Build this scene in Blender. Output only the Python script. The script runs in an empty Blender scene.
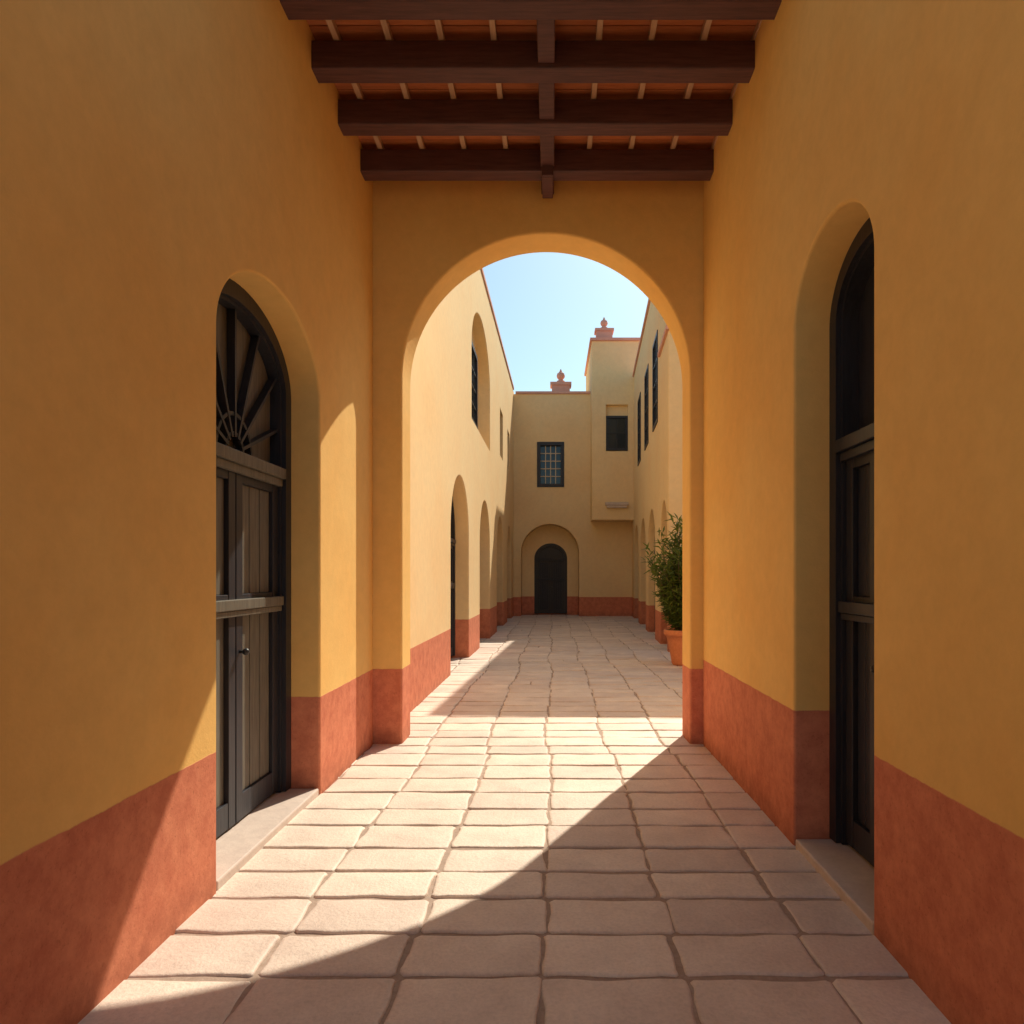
import bpy, bmesh, math, random
from mathutils import Vector, Matrix, Euler
random.seed(7)
scene = bpy.context.scene
col = scene.collection

# ------------------------------------------------------------ materials
def new_mat(name):
    m = bpy.data.materials.new(name); m.use_nodes = True
    nt = m.node_tree; nt.nodes.clear()
    out = nt.nodes.new('ShaderNodeOutputMaterial')
    b = nt.nodes.new('ShaderNodeBsdfPrincipled')
    nt.links.new(b.outputs[0], out.inputs[0])
    return m, nt, b
def N(nt, t, **kw):
    n = nt.nodes.new(t)
    for k, v in kw.items():
        if k in n.inputs: n.inputs[k].default_value = v
        else: setattr(n, k, v)
    return n
def ramp(nt, src, p0, c0, p1, c1):
    r = nt.nodes.new('ShaderNodeValToRGB')
    r.color_ramp.elements[0].position = p0; r.color_ramp.elements[0].color = c0
    r.color_ramp.elements[1].position = p1; r.color_ramp.elements[1].color = c1
    nt.links.new(src, r.inputs[0]); return r
def mixc(nt, f, a, b, mode='MIX'):
    m = nt.nodes.new('ShaderNodeMix'); m.data_type = 'RGBA'; m.blend_type = mode
    for s, i in ((f, 0), (a, 6), (b, 7)):
        if isinstance(s, (int, float)): m.inputs[i].default_value = s
        elif isinstance(s, tuple): m.inputs[i].default_value = s
        else: nt.links.new(s, m.inputs[i])
    return m.outputs[2]
def g(v): return (v, v, v, 1)

def plaster(name, colA, colB, band_h, bandA=(.76,.28,.16,1), bandB=(.60,.19,.11,1)):
    m, nt, b = new_mat(name)
    geo = N(nt, 'ShaderNodeNewGeometry')
    P = geo.outputs['Position']
    n1 = N(nt, 'ShaderNodeTexNoise', Scale=0.8, Detail=3.0, Roughness=.6); nt.links.new(P, n1.inputs[0])
    n2 = N(nt, 'ShaderNodeTexNoise', Scale=8.0, Detail=5.0, Roughness=.7); nt.links.new(P, n2.inputs[0])
    r1 = ramp(nt, n1.outputs[0], .35, g(0), .68, g(1))
    wall = mixc(nt, r1.outputs[0], colA, colB)
    r2 = ramp(nt, n2.outputs[0], .3, g(.94), .7, g(1.03))
    wall = mixc(nt, 1.0, wall, r2.outputs[0], 'MULTIPLY')
    sep = N(nt, 'ShaderNodeSeparateXYZ'); nt.links.new(P, sep.inputs[0])
    n3 = N(nt, 'ShaderNodeTexNoise', Scale=60.0, Detail=3.0, Roughness=.7); nt.links.new(P, n3.inputs[0])
    if band_h > 0:
        r4 = ramp(nt, n2.outputs[0], .35, g(0), .65, g(1))
        band = mixc(nt, r4.outputs[0], bandA, bandB)
        r5 = ramp(nt, n3.outputs[0], .28, (.72,.66,.62,1), .42, g(1))
        band = mixc(nt, .7, band, r5.outputs[0], 'MULTIPLY')
        mm = N(nt, 'ShaderNodeMath', operation='MULTIPLY_ADD'); nt.links.new(n2.outputs[0], mm.inputs[0])
        mm.inputs[1].default_value = .022; nt.links.new(sep.outputs[2], mm.inputs[2])
        gt = N(nt, 'ShaderNodeMapRange'); nt.links.new(mm.outputs[0], gt.inputs[0])
        gt.inputs[1].default_value = band_h+.011-.003; gt.inputs[2].default_value = band_h+.011+.003
        c = mixc(nt, gt.outputs[0], band, wall)
        dz = N(nt, 'ShaderNodeMapRange'); nt.links.new(sep.outputs[2], dz.inputs[0])
        dz.inputs[1].default_value = 0; dz.inputs[2].default_value = .2
        dz.inputs[3].default_value = .7; dz.inputs[4].default_value = 0
        dm = N(nt, 'ShaderNodeMath', operation='MULTIPLY'); nt.links.new(dz.outputs[0], dm.inputs[0]); nt.links.new(n2.outputs[0], dm.inputs[1])
        c = mixc(nt, dm.outputs[0], c, (.22,.11,.07,1))
    else: c = wall
    nt.links.new(c, b.inputs['Base Color'])
    b.inputs['Roughness'].default_value = .9
    b.inputs['Specular IOR Level'].default_value = .15
    ad = N(nt, 'ShaderNodeMath', operation='MULTIPLY_ADD'); nt.links.new(n2.outputs[0], ad.inputs[0]); ad.inputs[1].default_value = 1.6
    nt.links.new(n3.outputs[0], ad.inputs[2])
    h = ad.outputs[0]
    if band_h > 0:
        ad2 = N(nt, 'ShaderNodeMath', operation='MULTIPLY_ADD'); nt.links.new(gt.outputs[0], ad2.inputs[0]); ad2.inputs[1].default_value = -1.5
        nt.links.new(h, ad2.inputs[2]); h = ad2.outputs[0]
    bp = N(nt, 'ShaderNodeBump', Strength=.3, Distance=.005)
    nt.links.new(h, bp.inputs['Height'])
    nt.links.new(bp.outputs[0], b.inputs['Normal'])
    return m

WA, WB = (.93,.60,.21,1), (.91,.54,.17,1)
M_pass_l = plaster('passage_plaster', WA, WB, .71)
M_pass_r = plaster('passage_plaster_b', WA, WB, .80)
M_court = plaster('courtyard_plaster', (.95,.71,.39,1), (.94,.66,.34,1), .74)
M_roof = plaster('roof_plaster', (.45,.30,.2,1), (.4,.27,.18,1), -5)
M_coping = plaster('coping_clay', (.80,.44,.34,1), (.72,.37,.28,1), -5)

def wood(name, c1, c2, rough=.5, scale=(14,14,1.2), bump=.3, spec=.35):
    m, nt, b = new_mat(name)
    tc = N(nt, 'ShaderNodeTexCoord')
    mp = N(nt, 'ShaderNodeMapping'); mp.inputs['Scale'].default_value = scale
    nt.links.new(tc.outputs['Object'], mp.inputs[0])
    n = N(nt, 'ShaderNodeTexNoise', Scale=3.0, Detail=4.0, Roughness=.65); nt.links.new(mp.outputs[0], n.inputs[0])
    r = ramp(nt, n.outputs[0], .3, c1, .72, c2)
    nt.links.new(r.outputs[0], b.inputs['Base Color'])
    b.inputs['Roughness'].default_value = rough
    b.inputs['Specular IOR Level'].default_value = spec
    bp = N(nt, 'ShaderNodeBump', Strength=bump, Distance=.004); nt.links.new(n.outputs[0], bp.inputs['Height'])
    nt.links.new(bp.outputs[0], b.inputs['Normal'])
    return m
M_door = wood('door_wood', (.10,.092,.072,1), (.20,.18,.145,1), .5)
M_doorframe = wood('door_frame_wood', (.020,.022,.030,1), (.038,.038,.048,1), .42)
M_dark = wood('dark_painted_wood', (.018,.022,.034,1), (.032,.036,.052,1), .42, spec=.3)
M_beam = wood('beam_wood', (.075,.034,.036,1), (.15,.065,.06,1), .55, (1.2,14,14))
M_rafter = wood('rafter_wood', (.55,.34,.21,1), (.70,.46,.30,1), .6, (14,1.2,14))
M_board = wood('ceiling_board_wood', (.52,.16,.06,1), (.74,.27,.11,1), .6, (1.2,9,9))
M_iron = wood('dark_iron', (.02,.022,.026,1), (.04,.042,.046,1), .4, (5,5,5))
M_pale = wood('pale_muntin_wood', (.60,.46,.30,1), (.72,.58,.42,1), .6)

m, nt, b = new_mat('window_glass'); M_glass = m
b.inputs['Base Color'].default_value = (.015,.022,.028,1); b.inputs['Roughness'].default_value = .12

m, nt, b = new_mat('paving_stone'); M_tile = m
geo = N(nt, 'ShaderNodeNewGeometry')
at = N(nt, 'ShaderNodeAttribute', attribute_name='tint')
n1 = N(nt, 'ShaderNodeTexNoise', Scale=3.0, Detail=5.0, Roughness=.65); nt.links.new(geo.outputs['Position'], n1.inputs[0])
n2 = N(nt, 'ShaderNodeTexNoise', Scale=55.0, Detail=3.0, Roughness=.7); nt.links.new(geo.outputs['Position'], n2.inputs[0])
c = mixc(nt, at.outputs['Fac'], (.76,.63,.54,1), (.92,.79,.67,1))
r = ramp(nt, n1.outputs[0], .3, (.84,.80,.79,1), .7, (1.04,1.03,1.02,1)); c = mixc(nt, 1.0, c, r.outputs[0], 'MULTIPLY')
r = ramp(nt, n2.outputs[0], .3, g(.88), .6, g(1.02)); c = mixc(nt, 1.0, c, r.outputs[0], 'MULTIPLY')
nt.links.new(c, b.inputs['Base Color']); b.inputs['Roughness'].default_value = .58
ad = N(nt, 'ShaderNodeMath', operation='MULTIPLY_ADD'); nt.links.new(n1.outputs[0], ad.inputs[0]); ad.inputs[1].default_value = 3.0; nt.links.new(n2.outputs[0], ad.inputs[2])
bp = N(nt, 'ShaderNodeBump', Strength=.5, Distance=.007); nt.links.new(ad.outputs[0], bp.inputs['Height']); nt.links.new(bp.outputs[0], b.inputs['Normal'])

def simple(name, c1, c2, scale, rough=.9):
    m, nt, b = new_mat(name)
    geo = N(nt, 'ShaderNodeNewGeometry')
    n = N(nt, 'ShaderNodeTexNoise', Scale=scale, Detail=4.0, Roughness=.7); nt.links.new(geo.outputs['Position'], n.inputs[0])
    r = ramp(nt, n.outputs[0], .3, c1, .7, c2); nt.links.new(r.outputs[0], b.inputs['Base Color'])
    b.inputs['Roughness'].default_value = rough
    bp = N(nt, 'ShaderNodeBump', Strength=.4, Distance=.008); nt.links.new(n.outputs[0], bp.inputs['Height']); nt.links.new(bp.outputs[0], b.inputs['Normal'])
    return m
M_mortar = simple('mortar', (.36,.26,.20,1), (.48,.36,.29,1), 40)
M_ground = simple('dry_ground', (.26,.21,.17,1), (.34,.28,.23,1), 2)
M_slab = simple('threshold_stone', (.58,.47,.41,1), (.70,.58,.50,1), 12, .7)
M_terra = simple('terracotta', (.62,.20,.08,1), (.76,.29,.13,1), 20, .8)
M_soil = simple('soil', (.04,.025,.015,1), (.08,.05,.03,1), 40)
M_bark = simple('bark', (.12,.08,.05,1), (.2,.14,.09,1), 30)
m, nt, b = new_mat('leaf'); M_leaf = m
at = N(nt, 'ShaderNodeAttribute', attribute_name='tint')
c = mixc(nt, at.outputs['Fac'], (.04,.085,.015,1), (.21,.27,.04,1))
nt.links.new(c, b.inputs['Base Color']); b.inputs['Roughness'].default_value = .5
tr = N(nt, 'ShaderNodeBsdfTranslucent'); nt.links.new(c, tr.inputs[0])
ms = N(nt, 'ShaderNodeMixShader'); ms.inputs[0].default_value = .4
out = [n for n in nt.nodes if n.type == 'OUTPUT_MATERIAL'][0]
nt.links.new(b.outputs[0], ms.inputs[1]); nt.links.new(tr.outputs[0], ms.inputs[2]); nt.links.new(ms.outputs[0], out.inputs[0])

# ------------------------------------------------------------ mesh helpers
def obj_from_bm(name, bm, mat, parent=None, smooth=False):
    me = bpy.data.meshes.new(name)
    bmesh.ops.recalc_face_normals(bm, faces=bm.faces)
    bm.to_mesh(me); bm.free()
    if smooth:
        for p in me.polygons: p.use_smooth = True
    o = bpy.data.objects.new(name, me); col.objects.link(o)
    if mat: me.materials.append(mat)
    if parent: o.parent = parent
    return o
def empty(name, loc=(0,0,0), rz=0):
    e = bpy.data.objects.new(name, None); e.location = loc; e.rotation_euler = (0,0,rz)
    e.empty_display_size = .3; col.objects.link(e); return e
def add_box(bm, x0,x1,y0,y1,z0,z1, M=None):
    vs = [bm.verts.new((x,y,z)) for z in (z0,z1) for x,y in ((x0,y0),(x1,y0),(x1,y1),(x0,y1))]
    if M:
        for v in vs: v.co = M @ v.co
    for f in ((0,3,2,1),(4,5,6,7),(0,1,5,4),(1,2,6,5),(2,3,7,6),(3,0,4,7)):
        bm.faces.new([vs[i] for i in f])
    return vs
def boxes(name, lst, mat, parent=None, bev=0):
    bm = bmesh.new()
    for t in lst: add_box(bm, *t)
    o = obj_from_bm(name, bm, mat, parent)
    if bev: soften(o, bev)
    return o
def soften(o, w=.015, seg=2):
    md = o.modifiers.new('bevel','BEVEL'); md.width = w; md.segments = seg
    md.limit_method = 'ANGLE'; md.angle_limit = math.radians(50); md.harden_normals = False
    return o
def arch_profile(c, a, z0, zs, b, n=40):
    pts = [(c-a, z0), (c+a, z0)]
    for i in range(n+1):
        t = math.pi*i/n
        pts.append((c+a*math.cos(t), zs+b*math.sin(t)))
    return pts
def rect_profile(u0,u1,z0,z1): return [(u0,z0),(u1,z0),(u1,z1),(u0,z1)]
def prism(bm, prof, w0, w1, axis):
    def P(u,z,w): return (u,w,z) if axis == 'Y' else (w,u,z)
    A = [bm.verts.new(P(u,z,w0)) for u,z in prof]; B = [bm.verts.new(P(u,z,w1)) for u,z in prof]
    bm.faces.new(A); bm.faces.new(B[::-1])
    n = len(prof)
    for i in range(n):
        j = (i+1) % n
        bm.faces.new((A[i],A[j],B[j],B[i]))
def cut(o, cutters):
    p = o.parent; o.parent = None
    tmp = []
    for prof, w0, w1, axis in cutters:
        bm = bmesh.new(); prism(bm, prof, w0, w1, axis)
        c = obj_from_bm('cutter', bm, None); tmp.append(c)
        md = o.modifiers.new('b', 'BOOLEAN'); md.operation = 'DIFFERENCE'; md.solver = 'EXACT'; md.object = c
    bpy.context.view_layer.update()
    dg = bpy.context.evaluated_depsgraph_get()
    me = bpy.data.meshes.new_from_object(o.evaluated_get(dg))
    o.modifiers.clear(); o.data = me
    for c in tmp: bpy.data.objects.remove(c)
    o.parent = p
def ring(bm, a, b, zs, t, z0, y0, y1, n=40):
    outer = [(-a,z0)] + [(-a*math.cos(math.pi*i/n), zs+b*math.sin(math.pi*i/n)) for i in range(n+1)] + [(a,z0)]
    ai, bi = a-t, b-t
    inner = [(-ai,z0)] + [(-ai*math.cos(math.pi*i/n), zs+bi*math.sin(math.pi*i/n)) for i in range(n+1)] + [(ai,z0)]
    V = [[bm.verts.new((x,y,z)) for x,z in L] for L in (outer, inner) for y in (y0,y1)]
    of,ob,inf,inb = V
    for i in range(len(outer)-1):
        bm.faces.new((of[i],of[i+1],inf[i+1],inf[i])); bm.faces.new((ob[i],inb[i],inb[i+1],ob[i+1]))
        bm.faces.new((of[i],ob[i],ob[i+1],of[i+1])); bm.faces.new((inf[i],inf[i+1],inb[i+1],inb[i]))
    for i in (0,-1): bm.faces.new((of[i],inf[i],inb[i],ob[i]))

def arched_door(name, parent, loc, rz, a, b, zs, z0=0.05, lower=1.42, trans=2.28, planks=4, fan=True, frame=.1, wm=None, d0=-.05, d1=.12):
    """faces local -Y"""
    wm = wm or M_dark
    root = empty(name, loc, rz); root.parent = parent
    bm = bmesh.new(); ring(bm, a, b, zs, frame, z0, d0, d1)
    ring(bm, a-frame+.001, b-frame+.001, zs, .025, z0, d0+.03, .10)
    obj_from_bm('frame', bm, M_doorframe, root)
    ai, bi = a-frame-.02, b-frame-.02
    bm = bmesh.new(); prism(bm, arch_profile(0, ai+.01, z0, zs, bi+.01), .075, .10, 'Y')
    obj_from_bm('backing_panel', bm, M_doorframe, root)
    L = []
    for s in (-1,1):
        x0, x1 = (-ai, -.006) if s < 0 else (.006, ai)
        L += [(x0,x0+.09,.0,.06,z0+.012,trans), (x1-.09,x1,.0,.06,z0+.012,trans)]
        xi0, xi1 = x0+.09, x1-.09
        L += [(xi0,xi1,.003,.06,z0+.012,z0+.17), (xi0,xi1,.003,.06,lower-.06,lower+.06), (xi0,xi1,.003,.06,trans-.10,trans)]
    boxes('leaf_frame', L, M_doorframe, root, .004)
    L = []
    for s in (-1,1):
        x0, x1 = (-ai+.09, -.096) if s < 0 else (.096, ai-.09)
        w = (x1-x0)/planks
        for k in range(planks):
            for za, zb in ((z0+.17, lower-.06), (lower+.06, trans-.10)):
                L.append((x0+k*w+.005, x0+(k+1)*w-.005, .028+random.uniform(-.003,.003), .07, za, zb))
    boxes('leaf_planks', L, wm, root, .004)
    boxes('mouldings', [(-ai,ai,-.045,-.002,lower-.035,lower+.03), (-ai,ai,-.03,-.002,lower-.075,lower-.037),
                        (-ai,ai,-.06,.07,trans+.002,trans+.075), (-ai,ai,-.035,-.002,trans-.05,trans)], wm, root, .005)
    bm = bmesh.new(); bmesh.ops.create_uvsphere(bm, u_segments=16, v_segments=10, radius=.022, matrix=Matrix.Translation((.05,-.04,1.12)))
    bmesh.ops.create_cone(bm, segments=12, radius1=.01, radius2=.01, depth=.05, matrix=Matrix.Translation((.05,-.022,1.12)) @ Matrix.Rotation(math.pi/2,4,'X'), cap_ends=True)
    obj_from_bm('door_knob', bm, M_iron, root, True)
    if fan:
        bm = bmesh.new()
        base = trans+.075
        def lim(th):
            r = 0
            while r < 3:
                x, z = r*math.cos(th), base+r*math.sin(th)
                if abs(x) >= ai or (z > zs and (x/ai)**2+((z-zs)/bi)**2 >= 1): break
                r += .01
            return r
        for k in range(1, 8):
            th = math.pi*k/8
            R = lim(th)+.01
            M = Matrix.Translation((0,0,base)) @ Matrix.Rotation(-th,4,'Y')
            add_box(bm, .1, R, .0, .05, -.011, .011, M)
        for rr in (.12, .24):
            n = 32
            for i in range(n):
                t0, t1 = math.pi*i/n, math.pi*(i+1)/n
                tm = (t0+t1)/2; seg = rr*(t1-t0)/2+.002
                M = Matrix.Translation((rr*math.cos(tm),0,base+rr*math.sin(tm))) @ Matrix.Rotation(math.pi/2-tm,4,'Y')
                add_box(bm, -seg, seg, .004, .046, -.012, .012, M)
        obj_from_bm('fanlight_bars', bm, M_doorframe, root)
        bm = bmesh.new(); prism(bm, arch_profile(0, ai-.005, base+.005, zs, bi-.005), .055, .07, 'Y')
        obj_from_bm('fanlight_panel', bm, wm, root)
    return root

def window(name, parent, loc, rz, w, h, nx=3, nz=4, mm=None, t=.09, d0=-.04):
    root = empty(name, loc, rz); root.parent = parent
    L = [(-w/2,-w/2+t,d0,.08,0,h), (w/2-t,w/2,d0,.08,0,h), (-w/2+t,w/2-t,d0,.08,0,t), (-w/2+t,w/2-t,d0,.08,h-t,h)]
    boxes('frame', L, M_doorframe, root)
    iw, ih = w-2*t, h-2*t
    L = []
    for i in range(1,nx): x = -iw/2+iw*i/nx; L.append((x-.018,x+.018,-.015,.02,t,h-t))
    for j in range(1,nz): z = t+ih*j/nz; L.append((-iw/2,iw/2,-.011,.017,z-.018,z+.018))
    boxes('muntins', L, mm or M_iron, root)
    boxes('pane', [(-iw/2-.01,iw/2+.01,.03,.045,t-.01,h-t+.01)], M_glass, root)
    return root

# ------------------------------------------------------------ passage building
XL, XR = -1.695, 1.43
YF, YB = 6.63, 7.03
passage = empty('passage_building')
TOP = 5.60
wl = boxes('side_wall_a', [(-5.5, XL, 1.0, YF, -.2, TOP)], M_pass_l, passage)
cut(wl, [(arch_profile(4.33, .785, -.3, 2.87, .50), XL-.38, XL+.2, 'X')]); soften(wl)
wr = boxes('side_wall_b', [(XR, 5.2, 1.0, YF, -.2, TOP)], M_pass_r, passage)
cut(wr, [(arch_profile(3.63, .51, -.3, 3.05, .40), XR-.2, XR+.38, 'X')]); soften(wr)
boxes('unseen_light_wall_a', [(-5.5, XL, -4, .997, -.2, 4.4)], M_pass_l, passage)  # unseen stretch behind the camera, height set to let skylight in
boxes('unseen_light_wall_b', [(XR, 5.2, -4, .997, -.2, 4.4)], M_pass_r, passage)  # same on the right, also out of view and shaped for the light
aw = boxes('arch_wall', [(-5.5, 5.2, YF, YB, -.2, 6.5)], M_pass_l, passage)
cut(aw, [(arch_profile(-.057, 1.363, -.3, 3.47, 1.363, 72), YF-.3, YB+.3, 'Y')]); soften(aw, .02)
boxes('unseen_sun_blocker', [(-5.5, 5.2, 4.0, YF, 5.61, 6.5)], M_pass_l, passage)  # added mass out of view, keeps direct sun off the near passage walls
boxes('roof_coping', [(-5.6,5.3,3.95,YB+.1,6.502,6.62)], M_coping, passage)
arched_door('arched_door', passage, (XL-.26, 4.33, 0), math.pi/2, .783, .498, 2.87, wm=M_door, planks=3)
arched_door('arched_door', passage, (XR+.26, 3.63, 0), -math.pi/2, .508, .398, 3.05, planks=2, frame=.09, fan=False, trans=2.3)
boxes('threshold', [(XL-.38, XL-.004, 3.555, 5.105, -.05, .045)], M_slab, passage, .01)
boxes('threshold', [(XR+.004, XR+.38, 3.13, 4.13, -.05, .045)], M_slab, passage, .01)
# ceiling
zb = 5.17
bys = [3.80, 4.43, 5.01, 5.62, 6.27]
BH = .20
bm = bmesh.new()
for y in bys:
    add_box(bm, XL-.1, XR+.1, y-.08, y+.08, zb, zb+BH)
ob = obj_from_bm('cross_beams', bm, M_beam, passage); soften(ob, .012)
L = []
for k in range(9):
    x = -.04 + .37*(k-4)
    if k == 4: continue
    L.append((x-.02, x+.02, 3.65, YF, zb+BH+.002, zb+BH+.055))
boxes('rafters', L, M_rafter, passage)
L = []
e = [3.65]+[v for y in bys for v in (y-.082, y+.082)]+[YF]
for i in range(0, len(e), 2): L.append((-.04-.06, -.04+.06, e[i], e[i+1], zb+.03, zb+.25))
boxes('centre_beam', L, M_beam, passage, .008)
boxes('beam_bracket', [(-.04-.05,-.04+.05,bys[4]-.12,bys[4]-.082,zb-.06,zb+.18), (-.04-.05,-.04+.05,bys[4]-.082,YF-.1,zb-.06,zb-.004)], M_beam, passage, .008)
L = []
y = 3.6
while y < YF-.05:
    w = .16; L.append((XL-.05, XR+.05, y+.004, min(y+w-.004, YF-.002), zb+BH+.057+random.uniform(0,.004), zb+BH+.085)); y += w
boxes('ceiling_boards', L, M_board, passage)
boxes('roof_slab', [(XL-.05, XR+.05, 3.6, YF-.002, zb+BH+.09, 5.605)], M_roof, passage)

# ------------------------------------------------------------ left courtyard house
hl = empty('adobe_house')
XC = -1.66
bm = bmesh.new()
vs = add_box(bm, -9, XC, YB+.003, 27.6, -.2, 8.45)
for v in vs:
    if v.co.z > 5: v.co.z = 8.15 if v.co.y < 20 else 8.8
    if v.co.y > 20 and v.co.x > -5: v.co.x = -1.5
w = obj_from_bm('walls', bm, M_court, hl)
AR = [(12.4,1.15),(16.6,1.15),(21.0,1.15),(24.9,1.0)]
cuts = [(arch_profile(c, a, -.3, 2.3, 1.05), -1.96, -1, 'X') for c,a in AR]
cuts.append((arch_profile(15.9, 1.9, 4.75, 6.2, 1.15), -1.86, -1, 'X'))
cuts += [(rect_profile(20.9,22.0,5.2,6.6), -1.72, -1, 'X'), (rect_profile(24.0,25.0,5.3,6.6), -1.70, -1, 'X')]
cut(w, cuts); soften(w, .02)
for c,a in AR:
    arched_door('arched_door', hl, (-1.90, c, 0), math.pi/2, a-.002, 1.048, 2.3, trans=2.2, fan=False, d0=-.03, d1=.05)
window('window', hl, (-1.80, 15.75, 5.0), math.pi/2, 1.7, 1.75, 3, 4)
window('window', hl, (-1.67, 21.45, 5.2), math.pi/2, 1.1, 1.4, 2, 3)
window('window', hl, (-1.65, 24.5, 5.3), math.pi/2, 1.0, 1.3, 2, 3)
bm = bmesh.new()
vs = add_box(bm, -9, XC+.03, YB+.16, 27.2, 8.0, 8.12)
for v in vs:
    if v.co.y > 20 and v.co.x > -5: v.co.x = -1.47
    lo = v.co.z < 8.05
    v.co.z = (8.155 if v.co.y < 20 else 8.792) + (0 if lo else .09)
obj_from_bm('coping', bm, M_coping, hl)

# ------------------------------------------------------------ right courtyard house (rotated)
ang = -math.atan(.0548)
hr = empty('adobe_house', (1.624, 0, 0), ang)
w = boxes('walls', [(0, 6, 14.6, 16.5, -.2, 6.7)], M_court, hr)
w2 = boxes('walls_tall', [(0, 6, 16.503, 27.6, -.2, 9.0)], M_court, hr)
cut(w, [(arch_profile(15.55, .72, -.3, 2.4, .85), -1, .28, 'X')]); soften(w, .02)
RC = ((18.7,1.1),(21.7,1.1),(24.8,1.1))
RW = (17.5,20.2,23.2)
cut(w2, [(arch_profile(c, a, -.3, 2.3, 1.05), -1, .28, 'X') for c,a in RC] +
        [(rect_profile(c-.65,c+.65,5.3,7.5), -1, .10, 'X') for c in RW]); soften(w2, .02)
arched_door('arched_door', hr, (.22, 15.55, 0), -math.pi/2, .718, .848, 2.4, trans=2.3, fan=False, d0=-.03, d1=.05)
for c,a in RC:
    arched_door('arched_door', hr, (.22, c, 0), -math.pi/2, 1.098, 1.048, 2.3, trans=2.2, fan=False, d0=-.03, d1=.05)
for c in RW:
    window('window', hr, (.01, c, 5.3), -math.pi/2, 1.298, 2.198, 2, 4, d0=-.03)
boxes('coping', [(-.05, 6.1, 16.44, 26.2, 9.003, 9.10)], M_coping, hr)
boxes('coping_low', [(-.05, 6.1, 14.53, 16.43, 6.703, 6.80)], M_coping, hr)

# ------------------------------------------------------------ far house
hf = empty('tower_house')
w = boxes('walls', [(-9, 9, 27.3, 36, -.2, 8.66)], M_court, hf)
cut(w, [(arch_profile(-.08, 1.13, -.3, 2.46, 1.13), 26, 28.3, 'Y'), (rect_profile(-.58,.47,5.03,6.79), 26, 27.5, 'Y')]); soften(w, .02)
arched_door('arched_door', hf, (-.05, 28.18, 0), 0, .66, .62, 2.25, trans=2.2, fan=False)
inner = boxes('portal_wall', [(-1.2, 1.05, 28.1, 28.297, -.1, 3.6)], M_court, hf)
cut(inner, [(arch_profile(-.05, .66, -.3, 2.25, .62), 28, 28.5, 'Y')])
window('window', hf, (-.055, 27.42, 5.03), 0, 1.048, 1.758, 4, 5, M_pale, .13, -.14)
tw = boxes('tower', [(1.5, 3.3, 26.3, 31, 3.67, 10.40)], M_court, hf)
cut(tw, [(rect_profile(2.03,2.86,6.25,8.0), 26, 26.5, 'Y')]); soften(tw, .02)
window('window', hf, (2.445, 26.42, 6.3), 0, .828, 1.3, 2, 2)
boxes('coping', [(-1.42, 1.498, 27.23, 27.6, 8.663, 8.75)], M_coping, hf)
boxes('tower_coping', [(1.43, 3.37, 26.23, 31, 10.403, 10.50)], M_coping, hf)
boxes('tower_ledge', [(2.0,2.85,26.1,26.298,4.22,4.32),(2.05,2.8,26.14,26.298,4.12,4.218)], M_slab, hf)  # small stepped ledge on the tower front

def lathe(bm, prof, cx, cy, n=20):
    rings = [[bm.verts.new((cx+r*math.cos(2*math.pi*i/n), cy+r*math.sin(2*math.pi*i/n), z)) for i in range(n)] for r,z in prof]
    for a,b in zip(rings, rings[1:]):
        for i in range(n): bm.faces.new((a[i],a[(i+1)%n],b[(i+1)%n],b[i]))
    bm.faces.new(rings[0][::-1]); bm.faces.new(rings[-1])
def chimney(parent, x, y, z, s):
    bm = bmesh.new()
    add_box(bm, x-.42*s,x+.42*s,y-.3*s,y+.3*s,z,z+.10*s)
    add_box(bm, x-.34*s,x+.34*s,y-.25*s,y+.25*s,z+.102*s,z+.45*s)
    add_box(bm, x-.40*s,x+.40*s,y-.3*s,y+.3*s,z+.452*s,z+.56*s)
    lathe(bm, [(.17*s,z+.562*s),(.15*s,z+.66*s),(.09*s,z+.68*s),(.09*s,z+.73*s),(.14*s,z+.78*s),(.16*s,z+.86*s),(.13*s,z+.95*s),(.06*s,z+1.0*s),(.03*s,z+1.08*s),(.01*s,z+1.12*s)], x, y)
    return obj_from_bm('chimney', bm, M_coping, parent)
chimney(hf, .35, 28.0, 8.66, 1.05)
chimney(hf, 2.0, 26.9, 10.50, .9)
gw = boxes('garden_wall', [(8.4, 8.8, YB+.1, 15.0, -.2, 3.6)], M_court)

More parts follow.
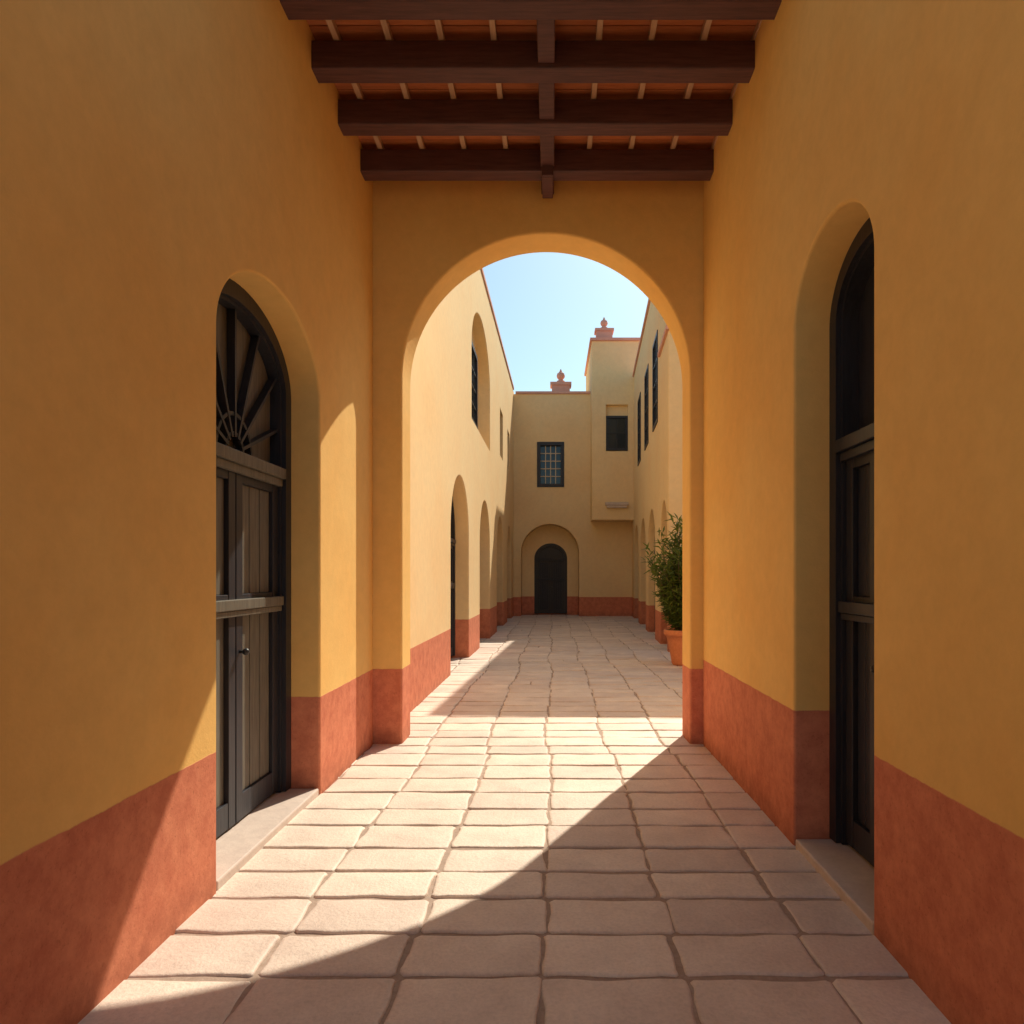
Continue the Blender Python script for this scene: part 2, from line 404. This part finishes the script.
# ------------------------------------------------------------ ground & pavement
bm = bmesh.new(); s = 400
bm.faces.new([bm.verts.new(p) for p in ((-s,-s,-.03),(s,-s,-.03),(s,s,-.03),(-s,s,-.03))])
obj_from_bm('ground', bm, M_ground)
pave = empty('stone_pavement')
bm = bmesh.new()
bm.faces.new([bm.verts.new(p) for p in ((-2.6,-9,-.012),(8.4,-9,-.012),(8.4,28.6,-.012),(-2.6,28.6,-.012))])
obj_from_bm('mortar_bed', bm, M_mortar, pave)
bm = bmesh.new()
tint = bm.faces.layers.float.new('tint')
CW, RH = .565, .33
def tile(x0,x1,y0,y1):
    gx = .005
    pts = []
    n = 9
    ph = random.random()*9
    j = lambda: random.uniform(-.011,.011)
    c = [(x0+gx+j(), y0+gx+abs(j())), (x1-gx+j(), y0+gx+abs(j())), (x1-gx+j(), y1-gx-abs(j())), (x0+gx+j(), y1-gx-abs(j()))]
    r = random.uniform(.010,.024)
    for k in range(4):
        p, q = Vector(c[k]), Vector(c[(k+1)%4])
        d = (q-p).normalized(); nrm = Vector((-d.y, d.x)); Ln = (q-p).length
        fr = random.uniform(9,19); am = random.uniform(.002,.008)
        for i in range(n+1):
            s_ = r + (Ln-2*r)*i/n
            off = am*math.sin(ph+k*2+s_*fr)+random.uniform(-.002,.002)+.003
            if i in (0,n): off = 0.001
            pts.append(p + d*s_ + nrm*(off))
    cx, cy = (x0+x1)/2, (y0+y1)/2
    h = random.uniform(-.006,.002); tx, ty = random.uniform(-.012,.012), random.uniform(-.012,.012)
    t = min(1,max(0,random.gauss(.5,.3)))
    rings = []
    for sc, dz in ((0,-.018),(0,-.008),(.004,-.0035),(.010,-.001),(.020,0)):
        R = []
        for p in pts:
            v = Vector((cx,cy))-p; L_ = v.length
            q = p + v*(sc/L_)
            z = h+dz+tx*(q.x-cx)+ty*(q.y-cy)
            R.append(bm.verts.new((q.x,q.y,z)))
        rings.append(R)
    m_ = len(pts)
    for a,b in zip(rings,rings[1:]):
        for i in range(m_):
            f = bm.faces.new((a[i],a[(i+1)%m_],b[(i+1)%m_],b[i])); f[tint] = t; f.smooth = True
    f = bm.faces.new(rings[-1]); f[tint] = t; f.smooth = True
y = -3.0
row = 0
while y < 28.2:
    h = RH*random.uniform(.85,1.16)
    x_shift = random.uniform(-.03,.03)
    k = -5 if y > 3 else -4
    xmax = 3.4 if (y < YB or y > 15) else 8.2
    while True:
        xa = -.03 + CW*k; xb = xa+CW
        if xa > xmax: break
        sa = x_shift + .03*math.sin(k*12.9+row*.35); sb = x_shift + .03*math.sin((k+1)*12.9+row*.35)
        xm = (xa+xb)/2
        if random.random() < .02 and xm > -1.7 and y > 3.5:
            tile(xa+sa, xm+sa, y, y+h); tile(xm+sa, xb+sb, y, y+h)
        else:
            tile(xa+sa, xb+sb, y, y+h)
        k += 1
    y += h; row += 1
obj_from_bm('paving_stones', bm, M_tile, pave)

# ------------------------------------------------------------ potted plant
PX, PY = 2.33, 12.5
pp = empty('potted_plant', (PX,PY,0))
bm = bmesh.new()
lathe(bm, [(.17,0.0),(.19,.03),(.22,.2),(.26,.42),(.29,.52),(.325,.53),(.335,.57),(.33,.62),(.30,.63),(.28,.60),(.26,.55)], 0,0,32)
obj_from_bm('pot', bm, M_terra, pp, True)
bm = bmesh.new(); bmesh.ops.create_circle(bm, cap_ends=True, segments=24, radius=.27, matrix=Matrix.Translation((0,0,.57)))
obj_from_bm('soil', bm, M_soil, pp)
bmS = bmesh.new(); bm = bmesh.new(); tl = bm.faces.layers.float.new('tint')
for s_ in range(120):
    a = random.uniform(0, 6.283)
    lean = random.uniform(.05, .66)
    L_ = random.uniform(.7, 2.15)*(1-.2*lean)
    p = Vector((.08*math.cos(a), .08*math.sin(a), .56))
    out_ = Vector((math.cos(a), math.sin(a), 0))
    n = 12; prev = None; bt = random.random()
    for i in range(n+1):
        u = i/n
        c = p + out_*(lean*min(L_,1.5)*(.62*u+.05*u*u)) + Vector((0,0,L_*(u-.18*lean*u*u*1.5))) + Vector((.03*math.sin(5*u+a*3),.03*math.cos(4*u+a*5),0))
        rr = .011*(1-.75*u)
        R = [bmS.verts.new(c+Vector((rr*math.cos(q),rr*math.sin(q),0))) for q in (0,2.09,4.19)]
        if prev:
            for k in range(3): bmS.faces.new((prev[k],prev[(k+1)%3],R[(k+1)%3],R[k]))
        prev = R
        if u < .12: continue
        for _ in range(7):
            l = random.uniform(.06,.11); w_ = l*.2
            M = Matrix.Translation(c+Vector((random.gauss(0,.03),random.gauss(0,.03),random.gauss(0,.03)))) @ Euler((random.uniform(-.4,1.3),random.uniform(-.6,.6),random.uniform(0,6.28))).to_matrix().to_4x4()
            V = [bm.verts.new(M @ Vector(q)) for q in ((0,0,0),(w_,.8*l,.006),(0,2*l,-.03),(-w_,.8*l,.006))]
            f = bm.faces.new(V); f[tl] = min(1,max(0,bt*.5+random.random()*.3+.2*u))
obj_from_bm('stems', bmS, M_bark, pp)
me = bpy.data.meshes.new('foliage'); bm.to_mesh(me); bm.free(); me.materials.append(M_leaf)
o = bpy.data.objects.new('foliage', me); col.objects.link(o); o.parent = pp

# ------------------------------------------------------------ light
tan_el = .98
S = Vector((.42, .908, tan_el)).normalized()
el = math.asin(S.z); az = math.atan2(S.x, S.y)
sd = bpy.data.lights.new('sun', 'SUN'); sd.energy = 5.0; sd.angle = math.radians(.5); sd.color = (1, .91, .74)
so = bpy.data.objects.new('sun', sd); so.rotation_euler = S.to_track_quat('Z','Y').to_euler(); so.location = (5,10,20); col.objects.link(so)
wd = bpy.data.worlds.new('World'); scene.world = wd; wd.use_nodes = True
nt = wd.node_tree; bg = nt.nodes['Background']
sky = nt.nodes.new('ShaderNodeTexSky'); sky.sky_type = 'NISHITA'; sky.sun_disc = False
sky.sun_elevation = el; sky.sun_rotation = az; sky.air_density = 1.0; sky.dust_density = 1.1; sky.ozone_density = 1.0
c = mixc(nt, 1.0, sky.outputs[0], (.92,1.08,1.0,1), 'MULTIPLY')
nt.links.new(c, bg.inputs[0]); bg.inputs[1].default_value = .145

# ------------------------------------------------------------ camera
cd = bpy.data.cameras.new('camera'); cd.sensor_width = 36; cd.lens = 700/1024*36
cd.shift_x = -40/1024; cd.shift_y = 63/1024; cd.clip_start = .05; cd.clip_end = 1500
co = bpy.data.objects.new('camera', cd); co.location = (0,0,1.6); co.rotation_euler = (math.pi/2,0,0)
col.objects.link(co); scene.camera = co
scene.view_settings.view_transform = 'Standard'; scene.view_settings.look = 'None'; scene.view_settings.exposure = 0
